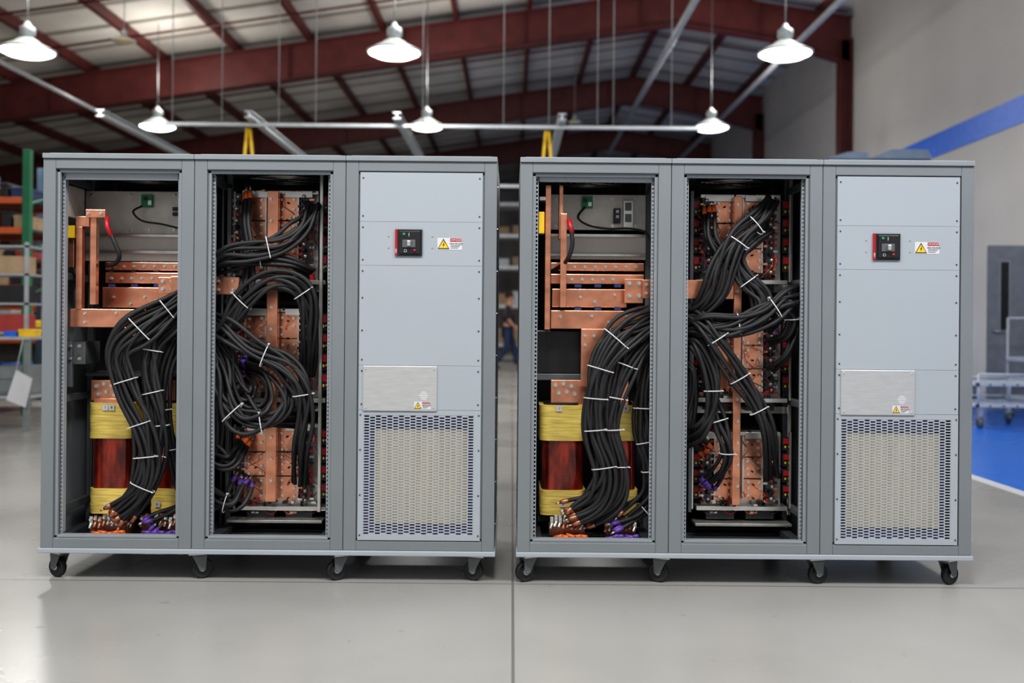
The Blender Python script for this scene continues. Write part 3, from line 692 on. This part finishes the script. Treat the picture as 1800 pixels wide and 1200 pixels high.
# lamps
cream=mat('cream_dome',(.6,.52,.3),.5)
def lamp(px,py,d,on=True):
    y=d-4; r=.335; c=P(px,py,y)
    lab='glowing round high bay lamp with prismatic dome' if on else 'small unlit cream dome fixture below the roof'
    e=empty('high_bay_lamp' if on else 'ceiling_fixture',c,None,lab,'ceiling lamp','high bay lamps' if on else 'unlit dome fixtures')
    if not on: r=.17
    k=r/.345
    MB().lathe(c,[(r,0),(r*.99,.012*k),(r*.88,.035*k),(r*.70,.07*k),(r*.52,.10*k),(r*.38,.14*k),(r*.28,.16*k),(0,.16*k)],32).done('lamp_shade',lampbody if on else cream,e)
    MB().lathe(c,[(0,-.085*k),(r*.35,-.078*k),(r*.7,-.052*k),(r*.93,-.016*k),(r*.97,.0)],32).done('lamp_lens',lampglass if on else cream,e)
    MB().lathe(c,[(r*.95,-.008),(r*1.02,-.008),(r*1.02,.010),(r*.95,.010)],32).done('rim',whitep,e)
    b=MB(); b.lathe(c,[(.0,.16*k),(.075*k,.16*k),(.075*k,.20*k),(.10*k,.21*k),(.10*k,.30*k),(.05*k,.33*k),(.025*k,.38*k),(0,.38*k)],20); b.done('ballast_housing',railM,e)
    MB().tube([c+Vector((0,0,.37*k)),Vector((c.x,y,roofz(c.x)-.01))],.008,6).done('cord',rodM,e)
    if on:
        l=bpy.data.lights.new('lamp_light','AREA'); l.shape='DISK'; l.size=.6; l.energy=85; l.color=(1,.98,.94); l.specular_factor=.3
        o=bpy.data.objects.new('lamp_light',l); COL.objects.link(o); o.parent=e; o.location=(0,0,-.10)
        l=bpy.data.lights.new('lamp_uplight','POINT'); l.shadow_soft_size=.25; l.energy=72; l.color=(1,.96,.91); l.specular_factor=.3
        o=bpy.data.objects.new('lamp_uplight',l); COL.objects.link(o); o.parent=e; o.location=(.3,0,.8)
for a in ((48,90,12.5),(693,92,12.5),(1380,94,12.5),(277,222,18.8),(750,222,18.8),(1250,224,18.8)): lamp(*a)
lamp(218,72,15,False); lamp(1010,215,24,False)

# door leaf, standing open from the right wall
y=8.8; x0=X(1737,560,y); zt=Z(1760,431,y)
dr=empty('door_1',((x0+6.88)/2,y,0)); dr['kind']='structure'
MB().box(x0,6.88,y,y+.045,.01,zt).done('door_leaf',doorM,dr,.003)
gl=mat('dark_glass',(.02,.022,.025),.15)
b=MB(); a0,a1=X(1758,520,y),X(1773,520,y); b.box(a0,a1,y-.006,y-.001,Z(1765,580,y),Z(1765,460,y)); b.done('door_glass',gl,dr)
b=MB(); za,zb_=Z(1765,580,y),Z(1765,460,y)
b.box(a0-.012,a0,y-.012,y,za,zb_); b.box(a1,a1+.012,y-.012,y,za,zb_); b.box(a0-.012,a1+.012,y-.012,y,zb_,zb_+.012); b.box(a0-.012,a1+.012,y-.012,y,za-.012,za); b.done('window_trim',railM,dr)
b=MB(); b.tube([(x0+.06,y,1.0),(x0+.06,y-.06,1.0),(x0+.17,y-.06,1.0)],.012,8); b.done('door_handle',zinc,dr)

c=P(1797,322,8.6); c.x=6.62
e=empty('bell',(c.x,c.y,c.z),None,'brass hanging bell on a wall bracket','bell')
MB().lathe(c,[(.17,0),(.165,.02),(.13,.07),(.105,.16),(.085,.24),(.05,.28),(0,.29)],28).done('bell_body',brass,e)
MB().lathe(c,[(0,-.03),(.025,-.02),(.025,.02),(0,.05)],12).done('clapper',brass,e)
b=MB(); b.tube([c+Vector((0,0,.28)),c+Vector((0,0,.38)),Vector((6.89,c.y,c.z+.38))],.015,8); b.box(6.87,6.9,c.y-.05,c.y+.05,c.z+.28,c.z+.48); b.done('wall_bracket',blackp,e)

y=8.0
xa,xb=X(1452,266,y),X(1640,266,y); zt=Z(1550,268,y)
e=empty('machine_enclosure',((xa+xb)/2,y+.8,0),None,'pale blue-grey machine enclosure with folded sheet roof hoods','machine enclosure')
encM=mat('enclosure_blue',(.30,.37,.44),.4)
MB().box(xa+.05,xb-.02,y,y+1.0,0,zt-.08).done('body',encM,e,.01)
b=MB()
for (f0,f1,hh) in ((0,.42,.0),(.40,.98,.03)):
    p0=xa+(xb-xa)*f0; p1=xa+(xb-xa)*f1
    b.prism([(p0,zt-.08),(p1,zt-.08),(p1-.06,zt+hh),(p0+.25,zt+hh)],y-.03-hh,y+1.0)
b.done('roof_hood',encM,e)

def cart(cx,cy,w,dp,h,lab,tiers=1):
    e=empty('cart',(cx,cy,0),None,lab,'cart')
    x0,x1=cx-w/2,cx+w/2; y0,y1=cy-dp/2,cy+dp/2
    for t in range(tiers):
        zz=.22+t*.22; b=MB()
        b.box(x0,x1,y0,y0+.03,zz,zz+.035); b.box(x0,x1,y1-.03,y1,zz,zz+.035); b.box(x0,x0+.03,y0,y1,zz,zz+.035); b.box(x1-.03,x1,y0,y1,zz,zz+.035)
        for k in range(4): b.box(x0+w*(k+1)/5-.015,x0+w*(k+1)/5+.015,y0,y1,zz+.005,zz+.025)
        b.done('deck',cartM,e,.003)
    b=MB()
    for xx in (x0+.03,x1-.03): b.tube([(xx,y1-.03,.23),(xx,y1-.03,h)],.014,8)
    b.tube([(x0+.03,y1-.03,h),(x1-.03,y1-.03,h)],.014,8); b.tube([(x0+.03,y1-.03,h*.6),(x1-.03,y1-.03,h*.6)],.010,8)
    b.done('push_frame',cartM,e)
    ht=.22+(tiers-1)*.22+.12
    b=MB(); b.tube([(x0+.03,y0+.03,.23),(x0+.03,y0+.03,ht)],.012,8); b.tube([(x1-.03,y0+.03,.23),(x1-.03,y0+.03,ht)],.012,8); b.tube([(x0+.03,y0+.03,ht),(x1-.03,y0+.03,ht)],.012,8); b.done('front_rail',cartM,e)
    for xx in (x0+.06,x1-.06):
        for yy in (y0+.06,y1-.06):
            MB().lathe((xx,yy,.06),[(0,-.015),(.06,-.015),(.06,.015),(0,.015)],18,0,'X').done('wheel',midin,e)
            MB().box(xx-.02,xx+.02,yy-.02,yy+.02,.10,.22).done('fork',zinc,e)
cart(5.15,6.7,.70,.7,.50,'low two-tier white steel cart on the blue floor',2)
cart(6.12,7.5,.62,.7,1.16,'taller white steel tube cart beside the grey door',3)
cart(6.3,10.4,.5,.8,1.0,'white steel cart standing near the wall')

yk=7.0
xr=X(48,420,yk); e=empty('pallet_rack',(xr-1.2,yk+.5,0),None,'green and orange pallet rack loaded with boxes and parts','pallet rack')
for xx in (xr-2.4,xr):
    b=MB()
    for yy in (yk,yk+1.0): b.box(xx-.04,xx+.04,yy-.04,yy+.04,0,2.9)
    for k in range(5): b.tube([(xx,yk,.3+k*.5),(xx,yk+1,.55+k*.5)],.015,6)
    b.done('upright',greenp,e,.003)
levels=[.35,.95,1.42,1.72,2.05,2.38]
for z in levels:
    MB().box(xr-2.35,xr-.05,yk-.03,yk+.03,z-.07,z).done('beam',orangep,e,.003); MB().box(xr-2.35,xr-.05,yk+.97,yk+1.03,z-.07,z).done('beam',orangep,e,.003)
    MB().box(xr-2.35,xr-.05,yk+.03,yk+.97,z-.03,z-.005).done('shelf_deck',darkin,e)
def onshelf(z,specs,yk=yk,xr=xr,dep=.5):
    x=xr-.08
    for (w,h,m,nm,lab) in specs:
        mb=MB(); mb.box(x-w,x,yk+.1,yk+.1+dep,z,z+h); mb.box(x-w-.006,x+.006,yk+.094,yk+.106+dep,z+h-.04,z+h-.01)
        mb.done(nm,m,None,.006,base=True,label=lab,cat='storage box',group='boxes on the pallet rack'); x-=w+.03
cb='brown cardboard box on the pallet rack'
KB={'c':(card,'cardboard_box',cb),'b':(blueP,'storage_bin','blue plastic bin on the pallet rack'),'y':(yelP,'storage_bin','yellow plastic bin on the pallet rack'),'r':(mat('red_bin',(.4,.05,.04)),'storage_bin','red plastic bin on the pallet rack'),'n':(mat('navy_bin',(.03,.05,.14)),'storage_bin','dark blue plastic bin on the pallet rack'),'k':(black,'storage_bin','black plastic bin on the pallet rack'),'w':(galv,'storage_bin','pale grey plastic bin on the pallet rack')}
for z,sq in zip(levels,('cbkcn','ywbckc','kcrkcb','rkcwnc','ckrckc','nkcrkc')):
    onshelf(z,[(random.uniform(.08,.16),random.uniform(.08,.22),*KB[q]) for q in sq])
yk2=9.0; xr2=X(72,420,yk2); e=empty('pallet_rack',(xr2-.5,yk2+.4,0),None,'narrow orange and blue pallet rack with stacked bins','pallet rack')
pm=mat('dark_blue_post',(.05,.09,.14),.5)
for xx in (xr2-1.0,xr2):
    b=MB()
    for yy in (yk2,yk2+.8): b.box(xx-.04,xx+.04,yy-.04,yy+.04,0,3.0)
    b.done('upright',pm,e,.003)
lv2=(.3,.8,1.2,1.6,2.0,2.5)
for z in lv2: MB().box(xr2-1.0,xr2,yk2,yk2+.8,z-.06,z).done('shelf',orangep,e)
for z,sq in zip(lv2,('ckb','bwc','yk','rcn','nk','cr')): onshelf(z,[(random.uniform(.12,.2),random.uniform(.12,.25),*KB[q]) for q in sq],yk2,xr2)
yb=5.3; xr=X(50,640,yb)
e=empty('workbench',(xr-.6,yb+.4,0),None,'grey steel workbench with shelf and hanging paper','workbench')
MB().box(xr-1.5,xr,yb,yb+.8,.85,.88).done('bench_top',galv,e,.004)
for xx in (xr-1.45,xr-.06):
    for yy in (yb+.02,yb+.72): MB().box(xx,xx+.05,yy,yy+.05,0,.85).done('leg',benchM,e,.003)
MB().box(xr-1.45,xr-.02,yb+.03,yb+.75,.3,.33).done('lower_shelf',galv,e)
b=MB().box(xr-.45,xr-.08,yb+.1,yb+.6,.335,.6); b.box(xr-.43,xr-.10,yb+.09,yb+.1,.36,.46); b.box(xr-.43,xr-.10,yb+.09,yb+.1,.48,.58)
b.done('tool_box',benchM,None,.006,base=True,label='grey steel tool box on the workbench shelf',cat='tool box')
x1=xr-.16; sh=empty('shelf_unit',(x1-.25,yb+.5,.88),None,'grey open steel shelf unit on the workbench','shelf unit')
for xx in (x1-.5,x1-.03):
    for yy in (yb+.3,yb+.65): MB().box(xx,xx+.03,yy,yy+.03,.88,1.78).done('post',galv,sh)
for z in (.92,1.2,1.48,1.75): MB().box(x1-.5,x1,yb+.3,yb+.68,z-.02,z).done('shelf',galv,sh)
for z,q in ((.92,'r'),(1.2,'k'),(1.48,'c')):
    MB().box(x1-.3,x1-.06,yb+.34,yb+.6,z,z+.17).done('storage_bin',KB[q][0],None,.006,base=True,label='small parts bin on the grey shelf unit',cat='storage bin',group='bins on the shelf unit')
b=MB(); b.box(xr-.12,xr-.0,yb+.05,yb+.25,.88,.95); b.box(xr-.125,xr+.005,yb+.045,yb+.255,.93,.945); b.done('storage_bin',yelP,None,.004,base=True,label='small yellow bin on the workbench',cat='storage bin')
b=MB(); b.box(xr-.26,xr-.14,yb+.05,yb+.2,.88,.93); b.box(xr-.265,xr-.135,yb+.045,yb+.205,.915,.925); b.done('storage_bin',blueP,None,.004,base=True,label='small blue bin on the workbench',cat='storage bin')
pc=P(34,680,yb-.03)
b=MB()
b.add([pc+Vector(q) for q in ((-.12,0,-.12),(.06,.0,-.19),(.13,-.02,.08),(-.03,0,.16),(-.12,-.002,-.12),(.06,-.002,-.19),(.13,-.022,.08),(-.03,-.002,.16))],[(0,1,2,3),(7,6,5,4),(0,4,5,1),(1,5,6,2),(2,6,7,3),(3,7,4,0)])
b.tube([pc+Vector((-.03,0,.16)),(pc.x+.02,yb-.005,.86)],.004,5)
b.done('paper_sheet',white,label='white paper sheet hanging from the workbench edge',cat='paper')

ys=24.5
e=empty('storage_rack',(0,ys+.5,0),None,'tall steel storage rack with pale shelves','storage rack')
for xx in (-1.6,1.0):
    for yy in (ys,ys+1): MB().box(xx-.05,xx+.05,yy-.05,yy+.05,0,5.4).done('upright',greenp,e)
for z in (.5,1.6,2.7,3.6,4.5): MB().box(-1.55,.95,ys,ys+1,z-.1,z-.005).done('shelf',galv,e)
for z,hs in ((.5,.6),(1.6,.45),(2.7,.3),(3.6,.3)):
    for k,x in enumerate((-.95,-.35,.25)):
        h=hs*(1,.7,.85)[k]; b=MB().box(x-.25,x+.25,ys+.1,ys+.7,z,z+h); b.box(x-.03,x+.03,ys+.095,ys+.1,z,z+h)
        b.done('cardboard_box',card if (k+int(z))%3 else whitep,None,.01,base=True,label='brown cardboard box on a storage rack' if (k+int(z))%3 else 'white box on a storage rack',cat='cardboard box',group='boxes on the storage rack')

# ---------------- person ----------------
def skin(name,J,E,m,par,org,root=0,sub=2,label=None,cat=None):
    keys=list(J); me=bpy.data.meshes.new(name)
    me.from_pydata([Vector(J[k][0]) for k in keys],[(keys.index(a),keys.index(b)) for a,b in E],[])
    o=bpy.data.objects.new(name,me); COL.objects.link(o)
    me.materials.append(m)
    md=o.modifiers.new('s','SKIN')
    sv=me.skin_vertices[0].data
    for i,k in enumerate(keys):
        r=J[k][1]; sv[i].radius=(r,r) if not isinstance(r,tuple) else r; sv[i].use_root=(i==root)
    md.use_smooth_shade=True
    ss=o.modifiers.new('u','SUBSURF'); ss.levels=sub; ss.render_levels=sub
    o.location=org if par is None else (0,0,0); o.parent=par
    if label:o['label']=label
    if cat:o['category']=cat
    return o
skinM=mat('skin',(.45,.24,.16),.6); shirt=mat('dark_shirt',(.012,.016,.028),.8); jeans=mat('blue_jeans',(.02,.035,.09),.8); hairM=mat('hair',(.02,.013,.01),.7)
org=Vector((-.10,18.6,0))
J={'pel':((0,0,.95),(.12,.15)),'sp':((.01,0,1.12),(.10,.13)),'ch':((.02,0,1.32),(.12,.16)),'nk':((.03,0,1.48),.055),'hd':((.05,0,1.56),.065),'hd2':((.06,0,1.64),.095),'hd3':((.05,0,1.71),.075),
 'lh':((.0,.09,.88),.09),'lk':((.16,.10,.52),.062),'la':((.22,.10,.10),.042),'lf':((.36,.11,.04),.035),
 'rh':((.0,-.09,.88),.09),'rk':((-.02,-.10,.50),.062),'ra':((-.26,-.10,.16),.042),'rf':((-.16,-.11,.05),.035),
 'ls':((.02,.19,1.40),.055),'le':((-.10,.23,1.14),.042),'lw':((-.02,.22,.92),.028),'lp':((.02,.22,.85),.035),
 'rs':((.02,-.19,1.40),.055),'re':((.02,-.24,1.13),.042),'rw':((.18,-.22,.96),.028),'rp':((.25,-.21,.93),.035)}
E=[('pel','sp'),('sp','ch'),('ch','nk'),('nk','hd'),('hd','hd2'),('hd2','hd3'),('pel','lh'),('lh','lk'),('lk','la'),('la','lf'),('pel','rh'),('rh','rk'),('rk','ra'),('ra','rf'),
 ('ch','ls'),('ls','le'),('le','lw'),('lw','lp'),('ch','rs'),('rs','re'),('re','rw'),('rw','rp')]
for s,base,dv,w in (('l',Vector((.02,.22,.85)),Vector((.1,0,-1)),Vector((1,0,.1))),('r',Vector((.25,-.21,.93)),Vector((1,0,-.4)),Vector((.3,0,1)))):
    dv.normalize(); w.normalize()
    for k in range(4):
        L=(.065,.078,.074,.055)[k]; b0=base+w*(-.03+.02*k)+dv*.03
        J[f'{s}f{k}']=(b0,.009); J[f'{s}g{k}']=(b0+dv*L*.55,.0085); J[f'{s}h{k}']=(b0+dv*L*.9+Vector((0,.012 if s=='r' else -.012,0)),.007)
        E+=[(f'{s}p',f'{s}f{k}'),(f'{s}f{k}',f'{s}g{k}'),(f'{s}g{k}',f'{s}h{k}')]
    J[s+'t']=(base+w*.045-dv*.005,.010); J[s+'u']=(base+w*.062+dv*.03,.008); E+=[(s+'p',s+'t'),(s+'t',s+'u')]
body=skin('person',J,E,skinM,None,org,label='person in dark shirt and blue trousers walking past the racks',cat='person')
def sub(keys,edges,grow,name,m,extra=None):
    JJ={k:(J[k][0],tuple(q+grow for q in J[k][1]) if isinstance(J[k][1],tuple) else J[k][1]+grow) for k in keys}
    return skin(name,JJ,edges,m,body,org)
sub(['sp','pel','ch','ls','le','rs','re'],[('pel','sp'),('sp','ch'),('ch','ls'),('ls','le'),('ch','rs'),('rs','re')],.018,'shirt',shirt)
sub(['pel','lh','lk','la','rh','rk','ra'],[('pel','lh'),('lh','lk'),('lk','la'),('pel','rh'),('rh','rk'),('rk','ra')],.016,'trousers',jeans)
skin('shoe',{'a':((.21,.10,.06),.05),'b':((.36,.11,.045),.042)},[('a','b')],blackp,body,org)
skin('shoe',{'a':((-.27,-.10,.13),.05),'b':((-.15,-.11,.05),.042)},[('a','b')],blackp,body,org)
def hm(verts,name,m):
    o=verts.done(name,m); o.parent=body; return o
b=MB(); b.lathe((.03,0,1.66),[(0,-.03),(.075,-.03),(.102,.02),(.098,.07),(.06,.11),(0,.122)],18); hm(b,'hair',hairM)
b=MB(); b.lathe((.155,0,1.625),[(0,.02),(.012,-.01),(.015,-.02),(0,-.025)],8); hm(b,'nose',skinM)
for s in (-1,1):
    b=MB(); b.lathe((.145,s*.035,1.655),[(0,-.01),(.01,0),(0,.01)],8); hm(b,'eye',blackp)
    b=MB(); b.lathe((.05,s*.098,1.635),[(0,-.03),(.014,-.01),(.018,.015),(0,.03)],8); hm(b,'ear',skinM)
b=MB(); b.box(.142,.152,-.025,.025,1.583,1.591); hm(b,'mouth',redM)

# ---------------- lights / world / camera ----------------
def area(name,loc,size,en,rot=(0,0,0),col=(1,.985,.96)):
    l=bpy.data.lights.new(name,'AREA'); l.size=size; l.energy=en; l.color=col; l.specular_factor=.5
    o=bpy.data.objects.new(name,l); COL.objects.link(o); o.location=loc; o.rotation_euler=rot; return o
for x in (-3.5,0,3.5):
    area('hall_light',(x,-3.2,5.2),1.0,165,(math.radians(28),0,0))
    area('hall_light',(x*.5,1.5,5.6),1.6,22)
for x in (-3,2.5): area('hall_light',(x,26,5.6),1.2,130)  # added area lights without fixtures, brightening the back wall and far rack
w=bpy.data.worlds.new('w'); S.world=w; w.use_nodes=True
bg=w.node_tree.nodes['Background']; bg.inputs[0].default_value=(.94,.97,1,1); bg.inputs[1].default_value=.50
cam=bpy.data.cameras.new('cam'); co=bpy.data.objects.new('camera',cam); COL.objects.link(co)
cam.sensor_width=36; cam.lens=F/1800*36; cam.shift_y=-30/1800
co.matrix_world=Matrix.Translation((0,-D,H))@Matrix.Rotation(math.pi/2,4,'X')@Matrix.Rotation(TH,4,'Z')
cam.dof.use_dof=True; cam.dof.focus_distance=4.05; cam.dof.aperture_fstop=1.7
S.camera=co
S.view_settings.view_transform='Standard'
try:
    S.view_settings.look='Medium High Contrast'
except Exception: pass
S.view_settings.exposure=-0.08
